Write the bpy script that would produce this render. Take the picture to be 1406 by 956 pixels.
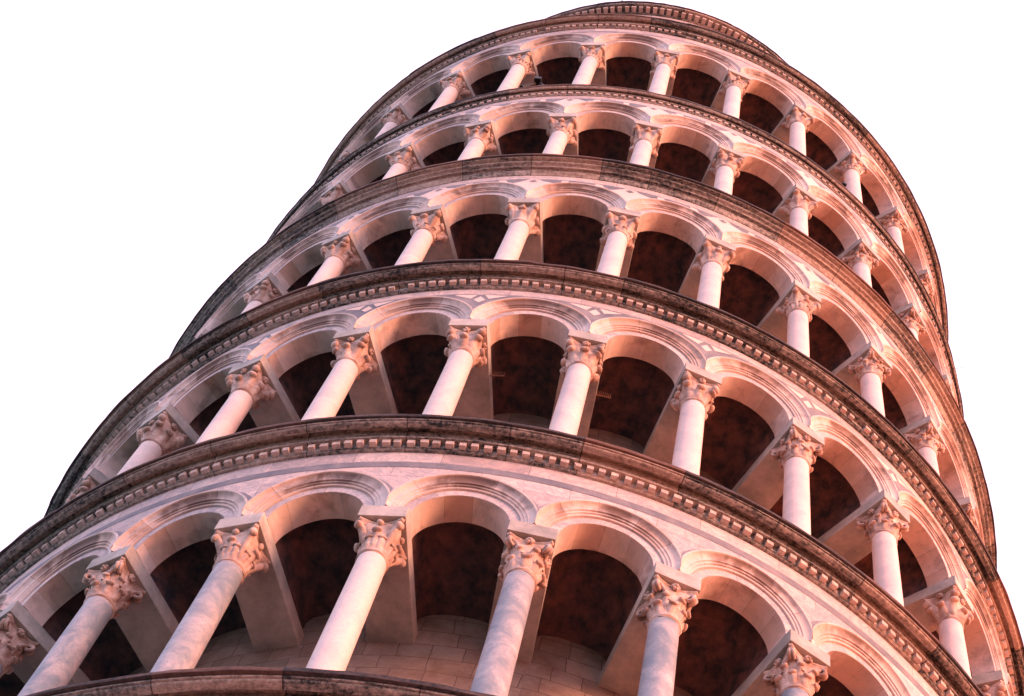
import bpy, bmesh, math, random
from math import sin, cos, pi, radians, sqrt
from mathutils import Matrix, Vector, noise

S = bpy.context.scene
for o in list(bpy.data.objects):
    bpy.data.objects.remove(o)
COL = S.collection

# ------------------------------------------------------------------ camera
# The camera was solved in the frame of the tower (its axis vertical, origin on the axis at eye height);
# the whole tower leans, so the same turn carries both into the world.
EYE = 1.6
RIGHT = Vector((0.9686522446, -0.2068044584, 0.1376399106))
UP = Vector((-0.2437592948, -0.8980783100, 0.3661103049))
FWD = Vector((-0.0478981750, 0.3881845762, 0.9203360797))
CAM = Vector((0.0, -16.8130330231, EYE))
FOCAL = 2640.8711 / 1406.0
LEAN = radians(4.2)
hz = Vector((RIGHT.x, RIGHT.y, 0)).normalized()
w_up = (Vector((0, 0, 1)) - math.tan(LEAN) * hz).normalized()
ROOT_R = w_up.rotation_difference(Vector((0, 0, 1))).to_matrix()
cam_w = ROOT_R @ CAM
cd = bpy.data.cameras.new('camera')
cam = bpy.data.objects.new('camera', cd)
COL.objects.link(cam)
m = Matrix((RIGHT, UP, -FWD)).transposed()
cam.matrix_world = (ROOT_R @ m).to_4x4()
cam.location = cam_w
cd.sensor_fit = 'HORIZONTAL'
cd.sensor_width = 36.0
cd.lens = 36.0 * FOCAL
cd.clip_start = 0.1
cd.clip_end = 5000
S.camera = cam
GROUND_Z = 0.0

# ------------------------------------------------------------------ light
SUN_AZ = radians(53)      # from the viewer's back towards his right
SUN_EL = radians(10)
world = bpy.data.worlds.new('World')
S.world = world
world.use_nodes = True
nt = world.node_tree
nt.nodes.clear()
out = nt.nodes.new('ShaderNodeOutputWorld')
addn = nt.nodes.new('ShaderNodeAddShader')
bg1 = nt.nodes.new('ShaderNodeBackground')
bg2 = nt.nodes.new('ShaderNodeBackground')
sky = nt.nodes.new('ShaderNodeTexSky')
sky.sky_type = 'NISHITA'
sky.sun_disc = False
sky.sun_elevation = SUN_EL
sky.sun_rotation = pi - SUN_AZ
nt.links.new(sky.outputs[0], bg1.inputs[0])
bg1.inputs[1].default_value = 0.05
bg2.inputs[0].default_value = (0.83, 0.88, 1.24, 1)     # bright, slightly cool even white
bg2.inputs[1].default_value = 1.09
# the glow of the low sun warms that side of the white sky, broadly
tcw = nt.nodes.new('ShaderNodeTexCoord')
dotn = nt.nodes.new('ShaderNodeVectorMath')
dotn.operation = 'DOT_PRODUCT'
nt.links.new(tcw.outputs['Generated'], dotn.inputs[0])
dotn.inputs[1].default_value = (sin(SUN_AZ + 0.80) * cos(0.05), -cos(SUN_AZ + 0.80) * cos(0.05), sin(0.05))
mx = nt.nodes.new('ShaderNodeMath')
mx.operation = 'MAXIMUM'
nt.links.new(dotn.outputs['Value'], mx.inputs[0])
pw = nt.nodes.new('ShaderNodeMath')
pw.operation = 'POWER'
nt.links.new(mx.outputs[0], pw.inputs[0])
pw.inputs[1].default_value = 4.0
bg3 = nt.nodes.new('ShaderNodeBackground')
bg3.inputs[0].default_value = (1.0, 0.24, 0.07, 1)
gl = nt.nodes.new('ShaderNodeMath')
gl.operation = 'MULTIPLY'
nt.links.new(pw.outputs[0], gl.inputs[0])
gl.inputs[1].default_value = 8.0
nt.links.new(gl.outputs[0], bg3.inputs[1])
add2 = nt.nodes.new('ShaderNodeAddShader')
nt.links.new(bg1.outputs[0], add2.inputs[0])
nt.links.new(bg3.outputs[0], add2.inputs[1])
nt.links.new(add2.outputs[0], addn.inputs[0])
nt.links.new(bg2.outputs[0], addn.inputs[1])
nt.links.new(addn.outputs[0], out.inputs[0])

sl = bpy.data.lights.new('sun', 'SUN')
sl.energy = 4.5
sl.angle = radians(18)
sl.color = (1.0, 0.35, 0.16)
sun = bpy.data.objects.new('sun', sl)
COL.objects.link(sun)
sd = Vector((sin(SUN_AZ) * cos(SUN_EL), -cos(SUN_AZ) * cos(SUN_EL), sin(SUN_EL)))
sun.rotation_euler = (-sd).to_track_quat('-Z', 'Y').to_euler()
sun.location = (30, -40, 60)

S.view_settings.view_transform = 'Standard'
S.view_settings.look = 'None'
S.view_settings.exposure = 0.2
S.view_settings.gamma = 1.0
S.view_settings.use_curve_mapping = False
S.render.engine = 'CYCLES'
S.cycles.max_bounces = 6
S.cycles.diffuse_bounces = 4

# ------------------------------------------------------------------ materials
class NT:
    def __init__(s, name):
        s.m = bpy.data.materials.new(name)
        s.m.use_nodes = True
        s.t = s.m.node_tree
        s.b = s.t.nodes['Principled BSDF']
    def n(s, typ, **kw):
        nd = s.t.nodes.new(typ)
        for k, v in kw.items():
            if k.startswith('i_'):
                nd.inputs[k[2:].replace('_', ' ')].default_value = v
            else:
                setattr(nd, k, v)
        return nd
    def l(s, a, b):
        s.t.links.new(a, b)
    def coord(s, kind='Object', scale=(1, 1, 1)):
        tc = s.n('ShaderNodeTexCoord')
        mp = s.n('ShaderNodeMapping')
        mp.inputs['Scale'].default_value = scale
        s.l(tc.outputs[kind], mp.inputs['Vector'])
        return mp.outputs[0]
    def noise(s, vec, scale, detail=6, rough=0.6, dist=0.0):
        nd = s.n('ShaderNodeTexNoise', i_Scale=scale, i_Detail=detail, i_Roughness=rough, i_Distortion=dist)
        if vec is not None:
            s.l(vec, nd.inputs['Vector'])
        return nd.outputs['Fac']
    def ramp(s, fac, stops):
        r = s.n('ShaderNodeValToRGB')
        e = r.color_ramp.elements
        while len(e) < len(stops):
            e.new(0.5)
        for q, (p, c) in zip(e, stops):
            q.position = p
            q.color = (c, c, c, 1) if isinstance(c, (int, float)) else (*c, 1)
        s.l(fac, r.inputs[0])
        return r.outputs[0]
    def mix(s, fac, a, b, mode='MIX'):
        x = s.n('ShaderNodeMix', data_type='RGBA', blend_type=mode)
        for sock, v in ((x.inputs[0], fac), (x.inputs[6], a), (x.inputs[7], b)):
            if hasattr(v, 'is_output'):
                s.l(v, sock)
            elif isinstance(v, (int, float)):
                sock.default_value = v
            else:
                sock.default_value = (*v, 1)
        return x.outputs[2]
    def math(s, op, a, b=0.0):
        x = s.n('ShaderNodeMath', operation=op)
        for i, v in enumerate((a, b)):
            if hasattr(v, 'is_output'):
                s.l(v, x.inputs[i])
            else:
                x.inputs[i].default_value = v
        return x.outputs[0]
    def rnd(s):
        return s.n('ShaderNodeObjectInfo').outputs['Random']
    def shifted(s, vec, amount=37.0):
        add = s.n('ShaderNodeVectorMath', operation='ADD')
        s.l(vec, add.inputs[0])
        mul = s.math('MULTIPLY', s.rnd(), amount)
        s.l(mul, add.inputs[1])
        return add.outputs[0]
    def bump(s, h, strength=0.3, dist=0.02):
        b = s.n('ShaderNodeBump', i_Strength=strength, i_Distance=dist)
        s.l(h, b.inputs['Height'])
        s.l(b.outputs[0], s.b.inputs['Normal'])
    def fin(s, col, rough=0.7, spec=0.25):
        if hasattr(col, 'is_output'):
            s.l(col, s.b.inputs['Base Color'])
        else:
            s.b.inputs['Base Color'].default_value = (*col, 1)
        if hasattr(rough, 'is_output'):
            s.l(rough, s.b.inputs['Roughness'])
        else:
            s.b.inputs['Roughness'].default_value = rough
        s.b.inputs['Specular IOR Level'].default_value = spec
        return s.m

WHITE = (0.78, 0.655, 0.635)
def m_column(name, grey):
    t = NT(name)
    v = t.shifted(t.coord('Object'))
    cloud = t.noise(v, 2.2, 7, 0.62, 0.8)
    vein = t.noise(v, 5.0, 9, 0.7, 2.2)
    fine = t.noise(v, 26, 6, 0.7)
    if grey:
        c = t.mix(t.ramp(cloud, [(0.38, 0), (0.72, 1)]), (0.17, 0.24, 0.31), (0.60, 0.56, 0.59))
        c = t.mix(t.ramp(vein, [(0.47, 0), (0.5, 0.7), (0.53, 0)]), c, (0.22, 0.24, 0.33))
    else:
        c = t.mix(t.ramp(cloud, [(0.30, 0), (0.58, 1)]), (0.58, 0.52, 0.54), (0.79, 0.665, 0.64))
        c = t.mix(t.ramp(vein, [(0.47, 0), (0.5, 0.45), (0.53, 0)]), c, (0.46, 0.42, 0.47))
    c = t.mix(t.math('MULTIPLY', t.ramp(fine, [(0.52, 0), (0.75, 1)]), 0.25), c, (0.55, 0.38, 0.33))
    t.bump(fine, 0.12, 0.01)
    return t.fin(c, 0.55, 0.3)
M_COL = m_column('white column marble', False)
M_GREY = m_column('grey veined column marble', True)

def m_wall():
    t = NT('white wall marble')
    uv = t.coord('UV')
    big = t.noise(uv, 0.9, 6, 0.6, 0.4)
    mid = t.noise(uv, 4.5, 7, 0.65, 0.8)
    fine = t.noise(uv, 28, 6, 0.7)
    c = t.mix(t.ramp(mid, [(0.38, 0), (0.62, 1)]), (0.56, 0.53, 0.56), WHITE)
    vein = t.noise(uv, 2.6, 9, 0.7, 2.0)
    c = t.mix(t.ramp(vein, [(0.45, 0), (0.5, 0.65), (0.55, 0)]), c, (0.36, 0.34, 0.39))
    c = t.mix(t.math('MULTIPLY', t.ramp(big, [(0.5, 0), (0.72, 1)]), 0.35), c, (0.62, 0.42, 0.33))
    c = t.mix(t.math('MULTIPLY', t.ramp(fine, [(0.55, 0), (0.75, 1)]), 0.3), c, (0.45, 0.34, 0.32))
    br = t.n('ShaderNodeTexBrick', i_Scale=1.0)
    br.inputs['Color1'].default_value = (1, 1, 1, 1)
    br.inputs['Color2'].default_value = (0.68, 0.67, 0.71, 1)
    br.inputs['Mortar'].default_value = (0.36, 0.33, 0.35, 1)
    br.inputs['Brick Width'].default_value = 0.97
    br.inputs['Row Height'].default_value = 0.34
    br.inputs['Mortar Size'].default_value = 0.004
    t.l(uv, br.inputs['Vector'])
    c = t.mix(0.8, c, br.outputs['Color'], 'MULTIPLY')
    t.bump(fine, 0.2, 0.01)
    return t.fin(c, 0.7)
M_WALL = m_wall()

def m_vous(name, stain, crown=False):
    # voussoirs: UV u runs along the arch (in metres), v across it
    t = NT(name)
    uv = t.coord('UV')
    sep = t.n('ShaderNodeSeparateXYZ')
    t.l(uv, sep.inputs[0])
    st = t.math('DIVIDE', sep.outputs[0], 0.37)
    cell = t.math('FLOOR', st)
    wn = t.n('ShaderNodeTexWhiteNoise', noise_dimensions='2D')
    cmb = t.n('ShaderNodeCombineXYZ')
    t.l(cell, cmb.inputs[0])
    t.l(t.math('MULTIPLY', t.rnd(), 91.0), cmb.inputs[1])
    t.l(cmb.outputs[0], wn.inputs['Vector'])
    fr = t.math('FRACT', st)
    edge = t.math('LESS_THAN', fr, 0.018)
    obj = t.shifted(t.coord('Object'), 11.0)
    mid = t.noise(obj, 4.5, 7, 0.65, 0.8)
    fine = t.noise(obj, 30, 6, 0.7)
    c = t.mix(t.ramp(mid, [(0.4, 0), (0.62, 1)]), (0.60, 0.54, 0.54), WHITE)
    c = t.mix(t.math('MULTIPLY', t.ramp(wn.outputs['Value'], [(0.35, 0), (1.0, 1)]), stain), c, (0.46, 0.28, 0.2))
    dirt = t.noise(obj, 2.6, 6, 0.6, 0.5)
    if crown:                  # rain has blackened the hollow moulding towards the crown of the arch
        away = t.math('ABSOLUTE', t.math('SUBTRACT', sep.outputs[0], 0.974))
        dirt = t.math('SUBTRACT', t.math('ADD', dirt, 0.20), t.math('MULTIPLY', away, 0.34))
        inner = t.ramp(t.math('MULTIPLY', sep.outputs[1], 1.0), [(0.02, 0.0), (0.06, 1.0), (0.20, 1.0), (0.215, 0.2)])
        c = t.mix(t.math('MULTIPLY', t.math('MULTIPLY', t.ramp(dirt, [(0.50, 0), (0.70, 1)]), 0.85), inner), c, (0.15, 0.10, 0.095))
    else:
        c = t.mix(t.math('MULTIPLY', t.ramp(dirt, [(0.52, 0), (0.68, 1)]), stain), c, (0.20, 0.13, 0.12))
    c = t.mix(t.math('MULTIPLY', t.ramp(fine, [(0.55, 0), (0.75, 1)]), 0.3), c, (0.4, 0.28, 0.25))
    c = t.mix(t.math('MULTIPLY', edge, t.ramp(mid, [(0.4, 0.7), (0.62, 0.15)])), c, (0.16, 0.11, 0.10))
    t.bump(fine, 0.2, 0.01)
    return t.fin(c, 0.7)
M_MOULD = m_vous('archivolt marble', 0.45, True)
M_SOFF = m_vous('arch soffit marble', 0.6)

def m_drum():
    t = NT('drum ashlar')
    uv = t.coord('UV')
    br = t.n('ShaderNodeTexBrick', i_Scale=1.0)
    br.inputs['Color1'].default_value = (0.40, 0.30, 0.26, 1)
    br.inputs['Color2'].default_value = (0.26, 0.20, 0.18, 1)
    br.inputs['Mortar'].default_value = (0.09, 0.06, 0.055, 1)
    warp = t.n('ShaderNodeVectorMath', operation='ADD')
    wn_ = t.n('ShaderNodeTexNoise', i_Scale=0.8, i_Detail=3.0)
    t.l(uv, wn_.inputs['Vector'])
    sc_ = t.n('ShaderNodeVectorMath', operation='SCALE')
    t.l(wn_.outputs['Color'], sc_.inputs[0])
    sc_.inputs['Scale'].default_value = 0.16
    t.l(uv, warp.inputs[0])
    t.l(sc_.outputs[0], warp.inputs[1])
    br.offset_frequency = 3
    br.squash = 0.7
    br.squash_frequency = 2
    br.inputs['Brick Width'].default_value = 0.50
    br.inputs['Row Height'].default_value = 0.27
    br.inputs['Mortar Size'].default_value = 0.005
    br.inputs['Mortar Smooth'].default_value = 0.4
    br.inputs['Bias'].default_value = 0.0
    t.l(warp.outputs[0], br.inputs['Vector'])
    big = t.noise(uv, 2.4, 8, 0.7, 0.4)
    fine = t.noise(uv, 22, 6, 0.7)
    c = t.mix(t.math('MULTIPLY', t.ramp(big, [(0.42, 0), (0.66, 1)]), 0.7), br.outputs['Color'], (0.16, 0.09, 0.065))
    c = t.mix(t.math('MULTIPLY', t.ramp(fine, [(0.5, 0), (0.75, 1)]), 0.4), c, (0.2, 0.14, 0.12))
    t.bump(t.mix(0.5, br.outputs['Fac'], fine), 0.4, 0.015)
    return t.fin(c, 0.8)
M_DRUM = m_drum()

def m_cornice(name, lo, hi, red):
    t = NT(name)
    uv = t.coord('UV')
    sep = t.n('ShaderNodeSeparateXYZ')
    t.l(uv, sep.inputs[0])
    st = t.math('DIVIDE', sep.outputs[0], 1.13)
    cell = t.math('FLOOR', st)
    wn = t.n('ShaderNodeTexWhiteNoise', noise_dimensions='2D')
    cmb = t.n('ShaderNodeCombineXYZ')
    t.l(cell, cmb.inputs[0])
    t.l(t.math('FLOOR', t.math('MULTIPLY', sep.outputs[1], 0.2)), cmb.inputs[1])
    t.l(cmb.outputs[0], wn.inputs['Vector'])
    edge = t.math('LESS_THAN', t.math('FRACT', st), 0.012)
    str_ = t.coord('UV', (1.6, 7, 1))
    streak = t.noise(str_, 1.0, 7, 0.7, 0.1)
    mott = t.noise(uv, 17, 8, 0.75, 0.1)
    fine = t.noise(uv, 45, 5, 0.7)
    f = t.math('ADD', t.math('MULTIPLY', streak, 0.42), t.math('MULTIPLY', mott, 0.58))
    f = t.math('ADD', f, t.math('MULTIPLY', t.math('SUBTRACT', wn.outputs['Value'], 0.5), 0.07))
    c = t.mix(t.ramp(f, [(0.41, 0), (0.63, 1)]), lo, hi)
    c = t.mix(t.math('MULTIPLY', t.ramp(wn.outputs['Value'], [(0.6, 0), (0.95, 1)]), 0.28), c, red)
    c = t.mix(t.math('MULTIPLY', t.ramp(fine, [(0.5, 0), (0.8, 1)]), 0.5), c, (0.05, 0.04, 0.045))
    c = t.mix(t.math('MULTIPLY', edge, 0.8), c, (0.03, 0.025, 0.03))
    t.bump(mott, 0.35, 0.02)
    return t.fin(c, 0.75)
M_CORN = m_cornice('weathered cornice stone', (0.020, 0.034, 0.044), (0.64, 0.58, 0.56), (0.56, 0.33, 0.24))
M_RIM = m_cornice('blackened slab stone', (0.016, 0.022, 0.032), (0.14, 0.10, 0.095), (0.34, 0.14, 0.08))
M_DENT = m_cornice('dentil stone', (0.42, 0.37, 0.36), (0.78, 0.68, 0.65), (0.55, 0.40, 0.33))

def m_simple(name, c0, c1, sc, rough=0.8, bump=0.2, obj_shift=True, kind='Object'):
    t = NT(name)
    v = t.coord(kind)
    if obj_shift:
        v = t.shifted(v)
    a = t.noise(v, sc, 7, 0.65, 0.15)
    f = t.noise(v, sc * 9, 5, 0.7)
    c = t.mix(t.ramp(a, [(0.36, 0), (0.66, 1)]), c0, c1)
    c = t.mix(t.math('MULTIPLY', t.ramp(f, [(0.5, 0), (0.8, 1)]), 0.35), c, tuple(x * 0.45 for x in c0))
    t.bump(f, bump, 0.012)
    return t.fin(c, rough)
M_CAP = m_simple('carved capital stone', (0.30, 0.20, 0.17), (0.76, 0.60, 0.55), 4.0, 0.75, 0.3)
M_BEAM = m_simple('beam marble', (0.30, 0.31, 0.31), (0.62, 0.58, 0.56), 1.8, 0.75, 0.2)
M_IMP = m_simple('impost marble', (0.66, 0.53, 0.50), (0.82, 0.67, 0.63), 3.0, 0.7, 0.15)
M_VAULT = m_simple('shade-darkened vault plaster', (0.040, 0.042, 0.056), (0.21, 0.105, 0.095), 5.5, 0.9, 0.5)  # the gallery's shade is put into this dark vault colour
M_INLAY = m_simple('grey marble inlay', (0.16, 0.18, 0.23), (0.31, 0.30, 0.34), 3.0, 0.6, 0.1)
M_DIAM = m_simple('white marble inlay', (0.74, 0.62, 0.59), (0.84, 0.70, 0.66), 3.0, 0.6, 0.1)
M_METAL = m_simple('dark metal', (0.006, 0.007, 0.010), (0.014, 0.014, 0.018), 8.0, 0.5, 0.05)
M_ROD = m_simple('dull bluish metal', (0.20, 0.32, 0.40), (0.34, 0.46, 0.54), 8.0, 0.4, 0.05)
M_PAVE = m_simple('pale pavement stone', (0.050, 0.056, 0.056), (0.075, 0.082, 0.080), 0.7, 0.85, 0.1, False)
M_BOUNCE = m_simple('warm bounce sheet', (0.66, 0.20, 0.06), (0.78, 0.27, 0.09), 0.7, 0.85, 0.1, False)  # colour of the added ground sheet, chosen for its red bounce
M_GRASS = m_simple('lawn', (0.018, 0.075, 0.065), (0.03, 0.105, 0.09), 0.5, 0.95, 0.3, False)

# ------------------------------------------------------------------ mesh helpers
class MB:
    def __init__(s):
        s.v, s.f, s.uv, s.mi = [], [], [], []
    def quad(s, pts, uvs=None, mi=0):
        i = len(s.v)
        s.v += [tuple(p) for p in pts]
        s.f.append(tuple(range(i, i + len(pts))))
        s.uv.append(uvs or [(p[0], p[2]) for p in pts])
        s.mi.append(mi)
    def grid(s, P, UV=None, mi=0, close=False, flip=False):
        """P[i][j] points; shared vertices so that it shades smoothly"""
        n, k = len(P), len(P[0])
        b = len(s.v)
        for r in P:
            s.v += [tuple(p) for p in r]
        for i in range(n - 1):
            for j in range(k if close else k - 1):
                j2 = (j + 1) % k
                q = [(i, j), (i, j2), (i + 1, j2), (i + 1, j)]
                if flip:
                    q.reverse()
                s.f.append(tuple(b + a * k + c for a, c in q))
                if UV:
                    s.uv.append([UV[a][c] for a, c in q])
                else:
                    s.uv.append([(P[a][c][0], P[a][c][2]) for a, c in q])
                s.mi.append(mi)
    def box(s, x0, x1, y0, y1, z0, z1, mi=0):
        c = [(x, y, z) for x in (x0, x1) for y in (y0, y1) for z in (z0, z1)]
        for q in ((0, 1, 3, 2), (4, 6, 7, 5), (0, 4, 5, 1), (2, 3, 7, 6), (0, 2, 6, 4), (1, 5, 7, 3)):
            s.quad([c[k] for k in q], None, mi)
    def build(s, name, mats, parent=None, smooth=False, angle=40, bevel=0):
        me = bpy.data.meshes.new(name)
        me.from_pydata(s.v, [], s.f)
        ul = me.uv_layers.new(name='UVMap')
        li = 0
        for pi_, uvs in enumerate(s.uv):
            for q in uvs:
                ul.data[li].uv = q
                li += 1
        if not isinstance(mats, (list, tuple)):
            mats = [mats]
        for mm in mats:
            me.materials.append(mm)
        for p, k in zip(me.polygons, s.mi):
            p.material_index = k
        bm = bmesh.new()
        bm.from_mesh(me)
        bmesh.ops.remove_doubles(bm, verts=bm.verts, dist=1e-4)
        bmesh.ops.dissolve_degenerate(bm, edges=bm.edges, dist=1e-5)
        bmesh.ops.recalc_face_normals(bm, faces=bm.faces)
        if bevel:
            es = [e for e in bm.edges if len(e.link_faces) == 2 and e.calc_face_angle(0) > 0.9]
            bmesh.ops.bevel(bm, geom=es, offset=bevel, segments=2, affect='EDGES', profile=0.5)
        if smooth:
            for p in bm.faces:
                p.smooth = True
            for e in bm.edges:
                if len(e.link_faces) == 2 and e.calc_face_angle(0) > radians(angle):
                    e.smooth = False
        bm.to_mesh(me)
        bm.free()
        ob = bpy.data.objects.new(name, me)
        COL.objects.link(ob)
        ob.parent = parent
        return ob

def cyl(a, r, z):
    return (r * sin(a), -r * cos(a), z)

def lathe(mb, prof, a0=0.0, a1=2 * pi, n=180, mi=0, uscale=7.5):
    """prof: [(r, z)] swept about the axis; u in metres along the ring, v along the profile"""
    L = [0.0]
    for (r0, z0), (r1, z1) in zip(prof, prof[1:]):
        L.append(L[-1] + math.hypot(r1 - r0, z1 - z0))
    P = [[cyl(a0 + (a1 - a0) * j / n, r, z) for j in range(n + 1)] for r, z in prof]
    U = [[((a0 + (a1 - a0) * j / n) * uscale, prof[0][1] * 1.0 + L[i]) for j in range(n + 1)] for i in range(len(prof))]
    mb.grid(P, U, mi)

def link_copy(src, parent, name=None):
    o = src.copy()
    COL.objects.link(o)
    o.parent = parent
    return o

# ------------------------------------------------------------------ ground
g = MB()
R_G = 3000.0
N = 96
prev = None
for r0, r1 in ((34.0, 120.0), (120.0, 600.0), (600.0, R_G)):
    g.grid([[cyl(2 * pi * j / N, r, GROUND_Z) for j in range(N + 1)] for r in (r0, r1)])
g.grid([[cyl(2 * pi * j / N, r, GROUND_Z) for j in range(N + 1)] for r in (0.01, 34.0)])
lawn = g.build('ground', M_GRASS)
lawn['kind'] = 'structure'
g = MB()
g.grid([[cyl(2 * pi * j / N, r, GROUND_Z + 0.004) for j in range(N + 1)] for r in (6.0, 12.0)])
pv = g.build('pavement', M_PAVE)
pv['kind'] = 'structure'
g = MB()       # unseen sheet added on the sunny side to bounce warm light up the tower
g.grid([[cyl(radians(14 + 136 * j / 48), r, GROUND_Z + 0.004) for j in range(49)] for r in (12.05, 30.0, 60.0, 120.0)])
pb = g.build('bounce_sheet', M_BOUNCE)
pb['kind'] = 'structure'

# ------------------------------------------------------------------ the tower
tower = bpy.data.objects.new('bell_tower', None)
COL.objects.link(tower)
tower.rotation_mode = 'QUATERNION'
tower.rotation_quaternion = ROOT_R.to_quaternion()
tower['label'] = 'leaning round marble bell tower with stacked galleries of arches on columns'
tower['category'] = 'tower'

BAY = radians(12)
RF = 7.4                       # reference radius for lengths along the wall
HB = BAY / 2 * RF              # half a bay, in metres
R_DRUM = 6.0
R_COL = 7.24
# one line per gallery, bottom to top: floor, neck (impost underside minus .56), top of the cornice above, its rim radius,
# height of the cornice's underside above the neck, phase of the first column, columns per photo
E_ = EYE
ROWS = [
    dict(F=13.797 + E_, N=16.896 + E_, T=19.389 + E_, rim=7.813, c=2.17, ph=-50.17, spandrel='hood', dent=True),
    dict(F=19.389 + E_, N=22.430 + E_, T=24.740 + E_, rim=7.810, c=1.99, ph=-50.10, spandrel='diamond', dent=True),
    dict(F=24.740 + E_, N=27.816 + E_, T=30.220 + E_, rim=7.760, c=2.08, ph=-37.97, spandrel='triangle', dent=False),
    dict(F=30.220 + E_, N=33.051 + E_, T=35.491 + E_, rim=7.634, c=2.14, ph=-37.90, spandrel='triangle', dent=True),
    dict(F=35.491 + E_, N=38.885 + E_, T=41.482 + E_, rim=7.737, c=2.24, ph=-50.16, spandrel='hood', dent=True),
]
R_SP = 7.48                    # spandrel face
R_FA = 7.42                    # inner fascia of the arch
R_BK = 7.10                    # back of the arcade wall
ZS = 0.80                      # springing above the neck
RI = 0.52                      # arch opening radius
RO = 0.81                      # outside of the archivolt

# drum: the wall behind the galleries, and the plain base storey under the picture
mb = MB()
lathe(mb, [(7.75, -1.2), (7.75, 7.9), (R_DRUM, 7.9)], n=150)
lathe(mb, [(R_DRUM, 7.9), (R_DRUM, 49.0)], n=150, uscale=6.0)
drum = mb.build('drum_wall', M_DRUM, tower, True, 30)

def theta_list():
    th = [pi * k / 28 for k in range(29)]
    return th

def seam_clip(rad, th):
    c = abs(cos(th))
    return min(rad, HB / c) if c > 1e-6 else rad

MOULD = [(0.640, R_FA + .002), (0.640, 7.445), (0.668, 7.448), (0.672, 7.463), (0.700, 7.466), (0.704, 7.482)]
for k in range(9):             # the hollow of the archivolt
    q = k / 8 * pi / 2
    MOULD.append((0.706 + 0.078 * sin(q) * 0.55 + 0.078 * 0.45 * (k / 8), 7.482 + 0.05 * (1 - cos(q))))
MOULD += [(0.788, 7.54), (RO, 7.543), (RO + .004, 7.535), (RO + .004, R_SP - .004)]

def arch_strip(mb, prof, zs, mi=0, a_c=0.0, half=None, vofs=0.0):
    """rings of an arch about (u=0, z=zs): prof is [(rad, r)]"""
    th = theta_list()
    P, U = [], []
    L = 0.0
    last = None
    for rad, r in prof:
        if last:
            L += math.hypot(rad - last[0], r - last[1])
        last = (rad, r)
        row, ur = [], []
        for t in th:
            rr = seam_clip(rad, t)
            row.append(cyl(a_c + rr * cos(t) / RF, r, zs + rr * sin(t)))
            ur.append((t * 0.62 + a_c * 40, L))
        P.append(row)
        U.append(ur)
    mb.grid(P, U, mi)

def spandrel_strip(mb, r, rad0, zs, ztop, a_c, mi=0):
    corner = math.atan2(ztop - zs, HB)
    th = sorted(theta_list() + [corner, pi - corner])
    K = 6
    P = [[] for _ in range(K + 1)]
    U = [[] for _ in range(K + 1)]
    for t in th:
        s_, c_ = sin(t), abs(cos(t))
        tt = min(HB / c_ if c_ > 1e-6 else 1e9, (ztop - zs) / s_ if s_ > 1e-6 else 1e9)
        r0 = min(rad0, tt)
        for k in range(K + 1):
            q = r0 + (tt - r0) * k / K
            u, z = q * cos(t), zs + q * s_
            P[k].append(cyl(a_c + u / RF, r, z))
            U[k].append((a_c * RF + u, z))
    mb.grid(P, U, mi)

def face_patch(mb, a_c, r, poly, mi=0, depth=0.004):
    """a flat inlay on the wall's face: polygon in (u, z), cut fine enough to follow the curve"""
    bm = bmesh.new()
    vs = [bm.verts.new((u, 0, z)) for u, z in poly]
    bm.faces.new(vs)
    bmesh.ops.triangulate(bm, faces=bm.faces)
    for f in bm.faces:
        pts = [cyl(a_c + v.co.x / RF, r, v.co.z) for v in f.verts]
        mb.quad(pts, [(a_c * RF + v.co.x, v.co.z) for v in f.verts], mi)
    bm.free()

def ring_patch(mb, a_c, r, rad0, rad1, zs, ztop, mi=0):
    th = theta_list()
    P, U = [[], []], [[], []]
    for t in th:
        for k, rad in enumerate((rad0, rad1)):
            q = seam_clip(rad, t)
            if q * sin(t) > ztop - zs:
                q = (ztop - zs) / sin(t)
            P[k].append(cyl(a_c + q * cos(t) / RF, r, zs + q * sin(t)))
            U[k].append((a_c * RF + q * cos(t), zs + q * sin(t)))
    mb.grid(P, U, mi)

# ---- shared meshes: column, capitals, beams --------------------------------
def sphere(mb, c, rx, ry=None, rz=None, rot=0.0, n=10, k=7):
    ry = ry or rx
    rz = rz or rx
    P = []
    for i in range(k + 1):
        t = pi * i / k
        row = []
        for j in range(n):
            a = 2 * pi * j / n
            x, y, z = rx * sin(t) * cos(a), ry * sin(t) * sin(a), rz * cos(t)
            row.append((c[0] + x * cos(rot) - y * sin(rot), c[1] + x * sin(rot) + y * cos(rot), c[2] + z))
        P.append(row)
    mb.grid(P, None, 0, close=True)

def tube(mb, pts, rads, n=8):
    P = []
    for i, p in enumerate(pts):
        p = Vector(p)
        d = (Vector(pts[min(i + 1, len(pts) - 1)]) - Vector(pts[max(i - 1, 0)])).normalized()
        a = d.orthogonal().normalized() if i == 0 else (a - d * a.dot(d)).normalized()
        b = d.cross(a)
        P.append([tuple(p + rads[i] * (cos(2 * pi * j / n) * a + sin(2 * pi * j / n) * b)) for j in range(n)])
    mb.grid(P, None, 0, close=True)

def bell_r(z):
    t = min(1, max(0, (z - 0.02) / 0.46))
    return 0.160 + 0.040 * t ** 1.8

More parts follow.
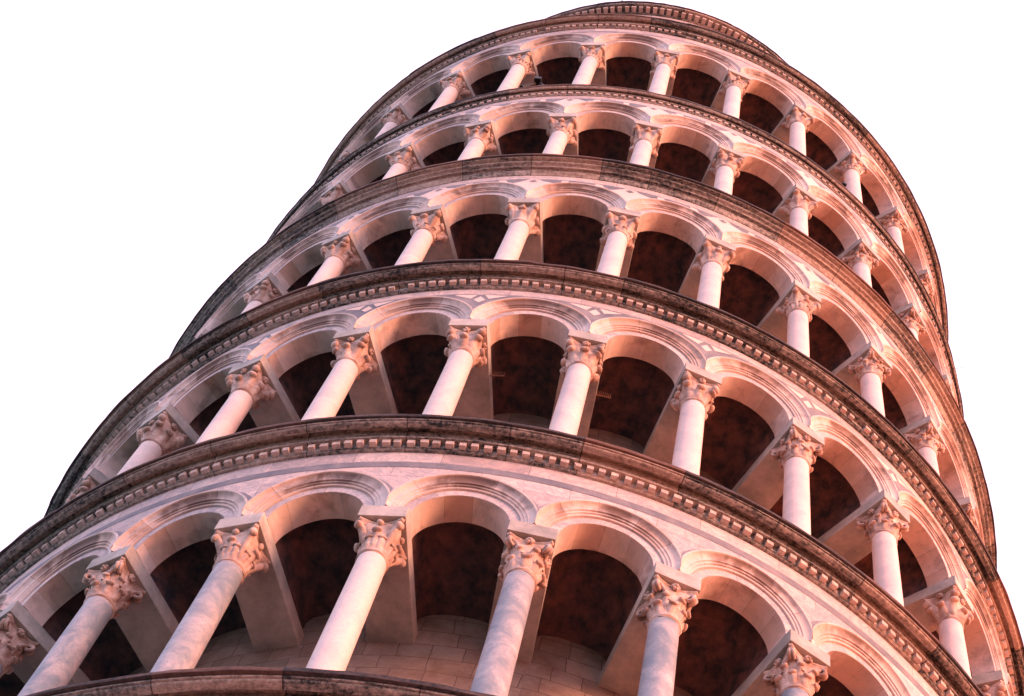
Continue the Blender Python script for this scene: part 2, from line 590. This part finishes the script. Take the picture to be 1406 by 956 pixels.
def leaf(mb, phi, z0, z1, w, out, roll, thick=0.03):
    """a leaf standing against the bell, its tip rolled outwards"""
    K, J = 8, 6
    P, Q = [], []
    for i in range(K + 1):
        t = i / K
        z = z0 + (z1 - z0) * t
        ww = w * (0.8 + 0.35 * sin(pi * t * 0.8))
        rb = bell_r(z) + 0.010 * min(1, 3 * t) - 0.004 + out * t ** 3
        row, back = [], []
        for j in range(J + 1):
            q = j / J * 2 - 1
            rr = rb + (0.014 * (1 - abs(q)) - 0.012 * q * q) * min(1, .2 + 2 * t)
            a = phi + ww * 0.5 * q / rb
            row.append((rr * sin(a), -rr * cos(a), z))
            back.append(((rr - thick) * sin(a), -(rr - thick) * cos(a), z))
        P.append(row)
        Q.append(back)
    mb.grid(P)
    mb.grid(Q)
    mb.grid([[p, q] for p, q in zip(P[-1], Q[-1])])
    mb.grid([[p, q] for p, q in zip(P[0], Q[0])])
    for e in (0, -1):
        mb.grid([[P[i][e], Q[i][e]] for i in range(K + 1)])
    rr = bell_r(z1) + out + 0.012
    sphere(mb, (rr * sin(phi), -rr * cos(phi), z1 - 0.006), w * 0.56, roll * 1.05, roll, phi, 12, 8)

def scroll(mb, a, reach, zc, size, wire):
    """pair of corner volutes under a corner of the abacus"""
    for sg in (-1, 1):
        pts, rad = [], []
        for i in range(6):
            t = i / 5
            da = sg * (1 - t) * 0.55
            q = 0.185 + (reach - size - 0.185) * t ** 1.3
            pts.append((q * sin(a + da) + sg * 0.016 * cos(a) * t, -q * cos(a + da) + sg * 0.016 * sin(a) * t, 0.25 + (zc + size - 0.25) * t ** 0.8))
            rad.append(wire * 0.9)
        for i in range(17):
            t = i / 16
            ang = -0.2 + t * 7.2
            rr = size * (1.0 - 0.72 * t)
            cr = reach - size + rr * sin(ang)
            cz = zc + rr * cos(ang)
            sh = sg * (0.018 + 0.008 * t)
            pts.append((cr * sin(a) + sh * cos(a), -cr * cos(a) + sh * sin(a), cz))
            rad.append(wire * (1 - 0.4 * t))
        tube(mb, pts, rad)

def horn(mb, a, reach, z0, zt, r0, r1, ball):
    """plain corner leaf that leans out from the bell and rolls over at its tip"""
    pts, rad = [], []
    for i in range(8):
        t = i / 7
        q = 0.150 + (reach - 0.150) * t ** 1.9
        z = z0 + (zt - z0) * (t ** 0.75)
        pts.append((q * sin(a), -q * cos(a), z))
        rad.append((r0 + (r1 - r0) * t) * min(1, .25 + 1.8 * t))
    tube(mb, pts, rad, 10)
    q = reach + 0.008
    sphere(mb, (q * sin(a), -q * cos(a), zt - ball * 0.62), ball * 1.05, ball * 0.85, ball, a, 12, 8)

def capital(kind, seed):
    rng = random.Random(seed)
    mb = MB()
    prof = [(0.157, -0.03)] + [(0.160 + 0.013 * sin(pi * k / 6), -0.020 + 0.030 * k / 6) for k in range(7)] + [(0.160, 0.018)]
    mb.grid([[cyl(2 * pi * j / 32, r, z) for j in range(33)] for r, z in prof])
    P = []
    for i in range(15):
        t = i / 14
        z = 0.015 + 0.47 * t
        row = []
        for j in range(64):
            a = 2 * pi * j / 64
            cn = abs(sin(2 * a)) ** 3
            r = bell_r(z) + cn * 0.06 * t ** 2.5
            if kind == 'plain':
                r += 0.008 * abs(sin(4 * a)) * sin(pi * min(1, t * 1.2))
            row.append((r * sin(a), -r * cos(a), z))
        P.append(row)
    mb.grid(P, None, 0, close=True)
    jit = lambda q: rng.uniform(-q, q)
    D = pi / 4
    if kind == 'leaf':
        for k in range(8):
            leaf(mb, k * D, 0.025, 0.19 + jit(.012), 0.095, 0.035 + jit(.008), 0.024)
        for k in range(8):
            leaf(mb, (k + .5) * D, 0.10, 0.32 + jit(.015), 0.085, 0.040 + jit(.008), 0.024)
        for k in range(4):
            scroll(mb, k * pi / 2 + D, 0.325 + jit(.006), 0.415, 0.058, 0.025)
    elif kind == 'knob':
        for k in range(8):
            up = k % 2
            leaf(mb, k * D, 0.03, 0.27 + 0.05 * up + jit(.012), 0.11, 0.045 + 0.02 * up, 0.040 + jit(.005))
        for k in range(4):
            horn(mb, k * pi / 2 + D, 0.285 + jit(.008), 0.22, 0.465, 0.05, 0.042, 0.058 + jit(.005))
    elif kind == 'plain':
        for k in range(8):
            leaf(mb, (k + .5) * D, 0.03, 0.24 + jit(.01), 0.085, 0.012, 0.018)
        for k in range(4):
            horn(mb, k * pi / 2 + D, 0.300 + jit(.006), 0.05, 0.455, 0.050, 0.040, 0.048)
            leaf(mb, k * pi / 2, 0.05, 0.33, 0.10, 0.03, 0.030)
    else:
        for k in range(4):
            horn(mb, k * pi / 2 + D, 0.292 + jit(.008), 0.03, 0.47, 0.040, 0.050, 0.060 + jit(.006))
            leaf(mb, k * pi / 2, 0.06, 0.36 + jit(.02), 0.12, 0.035, 0.040 + jit(.006))
        for k in range(8):
            if seed % 2:
                leaf(mb, (k + .5) * D, 0.02, 0.16 + jit(.01), 0.08, 0.014, 0.02)
    for k in range(4):                       # boss in the middle of each side
        a = k * pi / 2
        out_ = Vector((sin(a), -cos(a), 0))
        ex = Vector((cos(a), sin(a), 0))
        if kind in ('leaf', 'knob'):
            c = out_ * 0.222 + Vector((0, 0, 0.492))
            for j in range(6):
                b = j * pi / 3
                sphere(mb, c + ex * 0.032 * cos(b) + Vector((0, 0, 0.030 * sin(b))), 0.022, None, None, 0, 8, 5)
            sphere(mb, c + out_ * 0.018, 0.02, None, None, 0, 8, 5)
        else:
            c = out_ * 0.205 + Vector((0, 0, 0.505))
            sphere(mb, c, 0.042, 0.036, 0.040, a, 10, 7)
    def aba(z, grow):
        row = []
        for k in range(4):
            a0 = k * pi / 2
            for j in range(-8, 9):
                q = j / 8
                u = q * (0.205 + grow)
                d = 0.168 + grow + 0.066 * abs(q) ** 1.7
                row.append((u * cos(a0) + d * sin(a0), u * sin(a0) - d * cos(a0), z))
        return row
    mb.grid([aba(0.470, -.03), aba(0.482, 0.0), aba(0.512, 0.004), aba(0.517, 0.013), aba(0.552, 0.015), aba(0.5525, -.14)], None, 0, close=True)
    ob = mb.build('capital', M_CAP, None, True, 50)
    for v in ob.data.vertices:
        v.co += noise.noise_vector(v.co * 18 + Vector((seed * 3.1, 0, 0))) * 0.009 + noise.noise_vector(v.co * 6 + Vector((seed, 7, 0))) * 0.006
        v.co.z = min(v.co.z, 0.5555)
    return ob

CAPS = {k: [capital(k, 11 + 7 * i + s) for s in range(2)] for i, k in enumerate(('leaf', 'knob', 'plain', 'head'))}

def make_shaft(h):
    """shaft from the plinth to the neck: origin at the neck"""
    mb = MB()
    prof = []
    for i in range(13):
        t = i / 12
        prof.append((0.174 - 0.018 * t ** 1.3, -h + 0.26 + (h - 0.29) * t))
    mb.grid([[cyl(2 * pi * j / 40, r, z) for j in range(41)] for r, z in prof])
    return mb.build('column', M_COL, None, True, 60)

def make_base(h):
    mb = MB()
    pr = [(0.19, -h + 0.262)]
    for zc, rc, q in ((0.225, 0.19, 0.035), (0.135, 0.20, 0.055)):
        for k in range(7):
            b = pi / 2 - pi * k / 6
            pr.append((rc + q * cos(b), -h + zc + q * sin(b)))
    pr.append((0.2, -h + 0.08))
    mb.grid([[cyl(2 * pi * j / 32, r, z) for j in range(33)] for r, z in pr])
    mb.box(-.26, .26, -.26, .26, -h, -h + 0.082)
    return mb.build('base', M_BEAM, None, True, 40)

def make_beam():
    """the stone block that runs from over the capital back to the drum; front end is the impost"""
    mb = MB()
    mb.box(-.255, .255, -7.50, -5.95, 0.562, ZS - .005)
    return mb.build('lintel_beam', M_BEAM, None, False, bevel=0.006)
BEAM = make_beam()

def make_archivolt():
    mb = MB()
    arch_strip(mb, MOULD, ZS)
    for sg in (-1, 1):                  # underside where it lands on the impost
        top = [cyl(sg * min(rad, HB) / RF, r, ZS) for rad, r in MOULD]
        low = [cyl(sg * min(rad, HB) / RF, 7.40, ZS) for rad, r in MOULD]
        mb.grid([top, low])
    return mb.build('archivolt', M_MOULD, None, True, 35)
ARCHIVOLT = make_archivolt()

def remove_proto(o):
    bpy.data.objects.remove(o)

# ---- capital kind and stone of each column, from the photograph --------------
KINDS = [
    ['leaf', 'leaf', 'plain', 'plain', 'leaf', 'leaf', 'leaf', 'leaf'],
    ['knob', 'knob', 'knob', 'knob', 'knob', 'knob', 'leaf', 'leaf', 'knob'],
    ['knob', 'head', 'head', 'head', 'head', 'plain', 'leaf', 'leaf'],
    ['head', 'knob', 'head', 'head', 'knob', 'head', 'leaf', 'leaf'],
    ['head', 'head', 'plain', 'head', 'head', 'plain', 'head', 'head', 'leaf'],
]
GREYS = {(0, -1), (0, 0), (0, 1), (0, 2), (0, 4), (0, 5), (0, 6)}

rng = random.Random(4)
for ri, R in enumerate(ROWS):
    F, Nk, T = R['F'], R['N'], R['T']
    ph = radians(R['ph'])
    zs = Nk + ZS
    zc = Nk + R['c']
    h = Nk - F
    ks = [k for k in range(-3, 13) if abs(R['ph'] + 12 * k) < 80]
    # columns with their capitals and bases, and the lintel over each
    SH, BA = make_shaft(h), make_base(h)
    for n_, k in enumerate(ks):
        a = ph + BAY * k
        col = link_copy(SH, tower)
        col.location = (R_COL * sin(a), -R_COL * cos(a), Nk)
        col.rotation_euler = (0, 0, a)
        if (ri, k) in GREYS:
            col.material_slots[0].link = 'OBJECT'
            col.material_slots[0].material = M_GREY
            col['label'] = 'bluish grey veined marble column'
        kk = KINDS[ri][min(max(k, 0), len(KINDS[ri]) - 1)]
        cp = link_copy(CAPS[kk][(k + ri) % 2], col)
        cp.rotation_euler = (0, 0, rng.choice((0, 1, 2, 3)) * pi / 2)
        link_copy(BA, col)
        bmo = link_copy(BEAM, tower)
        bmo.location = (0, 0, Nk)
        bmo.rotation_euler = (0, 0, a)
    remove_proto(SH)
    remove_proto(BA)
    # arcade wall: all thirty bays in one ring
    mb = MB()
    inl = MB()
    for b in range(30):
        ac = ph + BAY * (b + 0.5)
        arch_strip(mb, [(RI, R_BK), (RI, 7.2), (RI, 7.31), (RI, R_FA - .006)], zs, 1, ac)
        arch_strip(mb, [(RI, R_FA - .006), (RI + .006, R_FA), (0.58, R_FA), (0.642, R_FA)], zs, 0, ac)
        spandrel_strip(mb, R_SP, RO - .004, zs, zc + 0.02, ac)
        spandrel_strip(mb, R_BK, RI, zs, zc + 0.1, ac)
        zt = zc
        if R['spandrel'] == 'hood':
            ring_patch(inl, ac, R_SP + .003, RO + .012, RO + 0.075, zs, zt - .27)
        else:
            top = zt - 0.20
            # grey field between the arches
            th0 = [t for t in theta_list() if 0 < t < pi]
            field = []
            ring_patch(inl, ac, R_SP + .003, RO + .012, 2.0, zs, top, 0)
    n = 180
    if R['spandrel'] == 'hood':
        z1, z0 = zc - 0.25, zc - 0.385
        if ri == 4:
            z1, z0 = zc - 0.30, zc - 0.36
        lathe(inl, [(R_SP + .0045, z0), (R_SP + .0045, z1)], n=n)
    else:
        for b in range(30):
            ac = ph + BAY * b
            top = zc - 0.20
            # white lozenges set in the grey field over each column
            def X(z):        # half width of the field at height z
                d = RO + .02
                q = z - zs
                return HB - (sqrt(max(0, d * d - q * q)) if q < d else 0)
            if R['spandrel'] == 'diamond':
                zt = top - 0.035
                zm = zt - 0.17
                face_patch(inl, ac, R_SP + .006, [(-.05, zt), (-.36, zt), (-.33, zt - .03), (-.12, zm + .02)], 1)
                face_patch(inl, ac, R_SP + .006, [(.05, zt), (.12, zm + .02), (.33, zt - .03), (.36, zt)], 1)
                face_patch(inl, ac, R_SP + .006, [(0, zt - .06), (-.08, zm - .02), (0, zm - .12), (.08, zm - .02)], 1)
            else:
                zt = top - 0.04
                pts_l = []
                zlow = zs + 0.42
                for i in range(21):
                    z = zt - (zt - zlow) * i / 20
                    pts_l.append((min(X(z) - 0.045, 0.56), z))
                pts_l = [(max(u, 0.0), z) for u, z in pts_l]
                poly = [(-u, z) for u, z in pts_l] + [(u, z) for u, z in reversed(pts_l) if u > 0.001]
                # two halves so that each polygon stays simple
                half = [(0, zt)] + [(u, z) for u, z in pts_l] + [(0, zlow)]
                face_patch(inl, ac, R_SP + .006, [(u, z) for u, z in half], 1)
                face_patch(inl, ac, R_SP + .006, [(-u, z) for u, z in reversed(half)], 1)
                face_patch(inl, ac, R_SP + .009, [(0, zt - .02), (-.07, zt - .09), (0, zt - .17), (.07, zt - .09)], 0)
    wall = mb.build('arcade_wall', [M_WALL, M_SOFF], tower, True, 30)
    inl.build('inlay', [M_INLAY, M_DIAM], wall)
    for k in range(-2, 13):
        a = R['ph'] + 12 * (k + 0.5)
        if abs(a) > 82:
            continue
        av = link_copy(ARCHIVOLT, tower)
        av.location = (0, 0, Nk)
        av.rotation_euler = (0, 0, radians(a))
    # vault over the gallery
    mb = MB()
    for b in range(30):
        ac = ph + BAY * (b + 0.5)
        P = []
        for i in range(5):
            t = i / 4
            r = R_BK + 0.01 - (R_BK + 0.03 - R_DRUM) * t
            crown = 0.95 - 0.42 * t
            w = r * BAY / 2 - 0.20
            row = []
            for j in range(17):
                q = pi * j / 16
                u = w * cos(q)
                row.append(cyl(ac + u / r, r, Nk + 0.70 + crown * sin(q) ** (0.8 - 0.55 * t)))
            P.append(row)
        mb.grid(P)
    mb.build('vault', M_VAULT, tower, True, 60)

# ---- cornices: the one under the first row, then one over each row -----------
def cornice(T, c_z, rim, r_in=5.95, dent=True, r0=R_SP, crown=False, ndent=330, dw=0.60, dz=0.072, dproj=0.062):
    """T top, c_z underside on the wall, rim outer radius"""
    H = T - c_z
    p = rim - r0
    rim_true, k_r = rim, (rim - r0) / 0.33
    rim = r0 + 0.33                  # drawn for this projection, then scaled to the real one
    def sq(r):
        return r0 + (r - r0) * k_r if r > r0 else r
    mb = MB()
    zt = c_z + 0.036
    if dent:
        prof = [(r0 - .05, c_z), (r0 + .030, c_z + .002), (r0 + .042, c_z + .012), (r0 + .042, c_z + .022), (r0 + .05, c_z + .024), (r0 + .05, c_z + .03),
                (r0 + .052, zt + dz + .005), (r0 + .070 + dproj, zt + dz + .008)]
    else:
        prof = [(r0 - .05, c_z), (r0 + .012, c_z + .002), (r0 + .075, c_z + .075), (r0 + .080, c_z + .10), (r0 + .10, c_z + .102), (r0 + .10, c_z + .13), (r0 + .145, zt + dz + .008)]
    za, ra = zt + dz + .008, r0 + (.070 + dproj if dent else .145)
    zb, rb = T - 0.088, rim - 0.045
    if crown:
        prof += [(rb - .004, za + .004), (rb + .004, zb - .004)]
    elif dent:
        q0 = ra - .010
        zv = za + .018 + (zb - za) * .50
        prof += [(ra + .004, za + .004), (ra + .004, za + .014), (q0, za + .018), (q0 + .002, zv)]
        # throat cut up behind the lip, then the lip and a square fillet under the slab
        prof += [(q0 + .012, zv + .003), (q0 + .015, zv + .012), (q0 + .018, T - .040), (q0 + .074, T - .040), (q0 + .078, zb - .022)]
        for i in range(6):
            q = i / 5 * pi / 2
            prof.append((q0 + .084 + (rb - .006 - q0 - .084) * sin(q), zb - .030 + .026 * (1 - cos(q))))
        prof += [(rb - .006, zb + .002)]
    else:
        for i in range(7):                # hollow, roll, hollow
            q = i / 6 * pi / 2
            prof.append((ra + .06 * (1 - cos(q)), za + .01 + .035 * sin(q)))
        for i in range(7):
            q = -pi / 2 + i / 6 * pi
            prof.append((ra + .062 + .022 * cos(q), za + .067 + .02 * sin(q)))
        q0 = ra + .055
        for i in range(7):
            q = i / 6 * pi / 2
            prof.append((q0 + (rb - q0) * (1 - cos(q)), za + .09 + (zb - za - .092) * sin(q)))
    prof += [(rb + .012, zb + .004), (rb + .012, zb + .030)]
    prof = [(sq(r), z) for r, z in prof]
    lathe(mb, prof, n=360)
    rim, rb = rim_true, sq(rb)
    # the dark slab on top, its edge chipped and its stones a little uneven
    P, U = [], []
    n = 720
    rs = random.Random(int(T * 100))
    joints = {}
    for q, (r, z) in enumerate([(rb + .004, zb + .026), (rim - .004, zb + .030), (rim, zb + .036), (rim, T - .006), (rim - .008, T), (r_in, T)]):
        row, ur = [], []
        for j in range(n + 1):
            jj = j % n
            blk = jj // 26
            if blk not in joints:
                joints[blk] = (rs.uniform(-.006, .006), rs.uniform(-.008, .008))
            jr, jz = joints[blk]
            ch = noise.noise(Vector((jj * 0.21, T, q * .3))) * 0.010
            ch += -0.025 * max(0, noise.noise(Vector((jj * 0.045, T * 2, 5))) - 0.35)
            edge = 1 if 0 < q < 5 else 0
            row.append(cyl(2 * pi * j / n, r + edge * (jr + ch), z + (jz + ch * .5) * (1 if 2 < q < 5 else 0)))
            ur.append((2 * pi * j / n * 7.5, T + q * .05))
        P.append(row)
        U.append(ur)
    mb.grid(P, U, 1)
    if dent:
        for j in range(ndent):
            a = 2 * pi * j / ndent + rs.uniform(-.0012, .0012)
            w = pi / ndent * dw * rs.uniform(.84, 1.08)
            if rs.random() < .015:
                continue          # a few have broken away
            z0, z1 = zt + rs.uniform(-.004, .004), zt + dz + .004
            ri_, ro_ = sq(r0 + .045), sq(r0 + .05 + dproj + rs.uniform(-.011, .004))
            c = [cyl(a + s * w, r, z) for s in (-1, 1) for r in (ri_, ro_) for z in (z0, z1)]
            for f in ((0, 1, 3, 2), (4, 6, 7, 5), (0, 4, 5, 1), (2, 3, 7, 6), (0, 2, 6, 4)):
                mb.quad([c[q] for q in f], [(a * 7.5 + .02 * q, j * 3.7) for q in range(4)], 2)
    return mb.build('cornice', [M_CORN, M_RIM, M_DENT], tower, True, 35)

cornice(13.797 + E_, 13.797 + E_ - 0.33, 7.879)
for R in ROWS:
    cornice(R['T'], R['N'] + R['c'], R['rim'], dent=R['dent'])
# the wall of the gallery under the picture, as far as its cornice needs it
mb = MB()
lathe(mb, [(R_SP, 9.0), (R_SP, 15.1)], n=150)
lathe(mb, [(R_DRUM, 9.0), (R_SP, 9.0)], n=150)
mb.build('lower_wall', M_WALL, tower, True, 30)

# ---- belfry on top: mostly hidden, its crown cornice shows -------------------
mb = MB()
ZT = 51.0 + E_
lathe(mb, [(5.6, 41.4 + E_), (5.6, 42.0 + E_), (5.45, 42.05 + E_), (5.45, ZT - .9), (5.75, ZT - .5), (5.75, ZT - .27)], n=120)
bel = mb.build('belfry_wall', M_WALL, tower, True, 30)
bel.location = (-.20, 0, 0)
cb = cornice(ZT, ZT - 0.29, 6.05, 0.2, True, 5.75, True, 196, 0.62, 0.11, 0.17)
cb.location = (-.20, 0, 0)

for k in CAPS.values():
    for o in k:
        remove_proto(o)
for o in (BEAM, ARCHIVOLT):
    remove_proto(o)

# ------------------------------------------------------------------ small fittings
def tower_point(a_deg, r, z):
    return ROOT_R @ Vector(cyl(radians(a_deg), r, z))

def rod(a_deg, r0, z0, length, rise):
    mb = MB()
    pts = [cyl(radians(a_deg), r0 - .1 + length * t, z0 + rise * t * length) for t in (0, .5, 1)]
    tube(mb, pts, [0.005, 0.004, 0.004], 6)
    return mb.build('conductor_rod', M_ROD, tower, True)
rod(58.6, 7.737, 41.482 + E_ - .05, 0.30, 0.1)
rod(60.8, 7.634, 35.491 + E_ - .05, 0.24, 0.0)
rod(60.8, 7.760, 30.220 + E_ - .05, 0.24, 0.0)

# two floodlights on the ledge of the top gallery and one on the belfry's crown
def floodlight(a_deg, r, z, yaw, size, label, mat=None):
    root = bpy.data.objects.new('floodlight', None)
    COL.objects.link(root)
    root.location = ROOT_R @ Vector(cyl(radians(a_deg), r, z))
    root.rotation_mode = 'QUATERNION'
    root.rotation_quaternion = (ROOT_R @ Matrix.Rotation(radians(a_deg + yaw), 3, 'Z')).to_quaternion()
    root['label'] = label
    root['category'] = 'floodlight'
    root['group'] = 'floodlights on the ledges'
    mat = mat or M_METAL
    q = size
    mb = MB()
    for sg in (-1, 1):
        tube(mb, [(sg * .40 * q, -.02 * q, .01), (sg * .28 * q, 0, .30 * q), (sg * .06 * q, .02 * q, .80 * q)], [.06 * q, .06 * q, .06 * q], 8)
    mb.build('stand', mat, root, True)
    mb = MB()
    P = []
    for t, k in ((0, .55), (0.0, 1.0), (.35, .95), (.8, .55), (1.0, .4)):
        P.append([(k * .11 * q * x, -.16 * q + t * .30 * q, .86 * q + k * .11 * q * zz) for x, zz in ((-1, -1), (1, -1), (1, 1), (-1, 1))])
    mb.grid(P, None, 0, close=True)
    mb.quad(list(reversed(P[-1])))
    mb.quad(P[0])
    mb.build('lamp_head', mat, root, False, bevel=0.01 * q)
T4 = 35.491 + E_
floodlight(-19.6, 7.57, T4 + .005, 10, 0.62, 'black floodlight on splayed stand beside a column of the top gallery, left of centre')
floodlight(28.6, 7.55, T4 + .005, -10, 0.42, 'black floodlight half hidden by the top gallery cornice, right of centre')
floodlight(-18.1, 6.02, ZT + .005, 0, 0.32, 'small teal floodlight standing up on the belfry crown', M_ROD)

# bird spikes fixed to the sides of two lintel beams of the second row
def spikes(a_deg, r, z):
    mb = MB()
    a = radians(a_deg)
    rot = Matrix.Rotation(a, 3, 'Z')
    L = 0.20
    def P(x, y, zz):
        return tuple(rot @ Vector((0.256 + x, -r + y, 0)) + Vector((0, 0, z + zz)))
    tube(mb, [P(0, 0, 0), P(L / 2, 0, 0), P(L, 0, 0)], [.008, .008, .008], 6)
    for i in range(8):
        x = .012 + (L - .024) * i / 7
        tube(mb, [P(x, 0, 0), P(x, -.01, .05), P(x + .004, -.02, .10)], [.004, .003, .002], 5)
    return mb.build('bird_spikes', M_SPIKE, tower, True)
M_SPIKE = m_simple('rusty wire', (0.16, 0.08, 0.05), (0.25, 0.12, 0.08), 9.0, 0.7, 0.05)
spikes(-14.10, 6.78, ROWS[1]['N'] + .60)
spikes(-2.10, 6.74, ROWS[1]['N'] + .60)
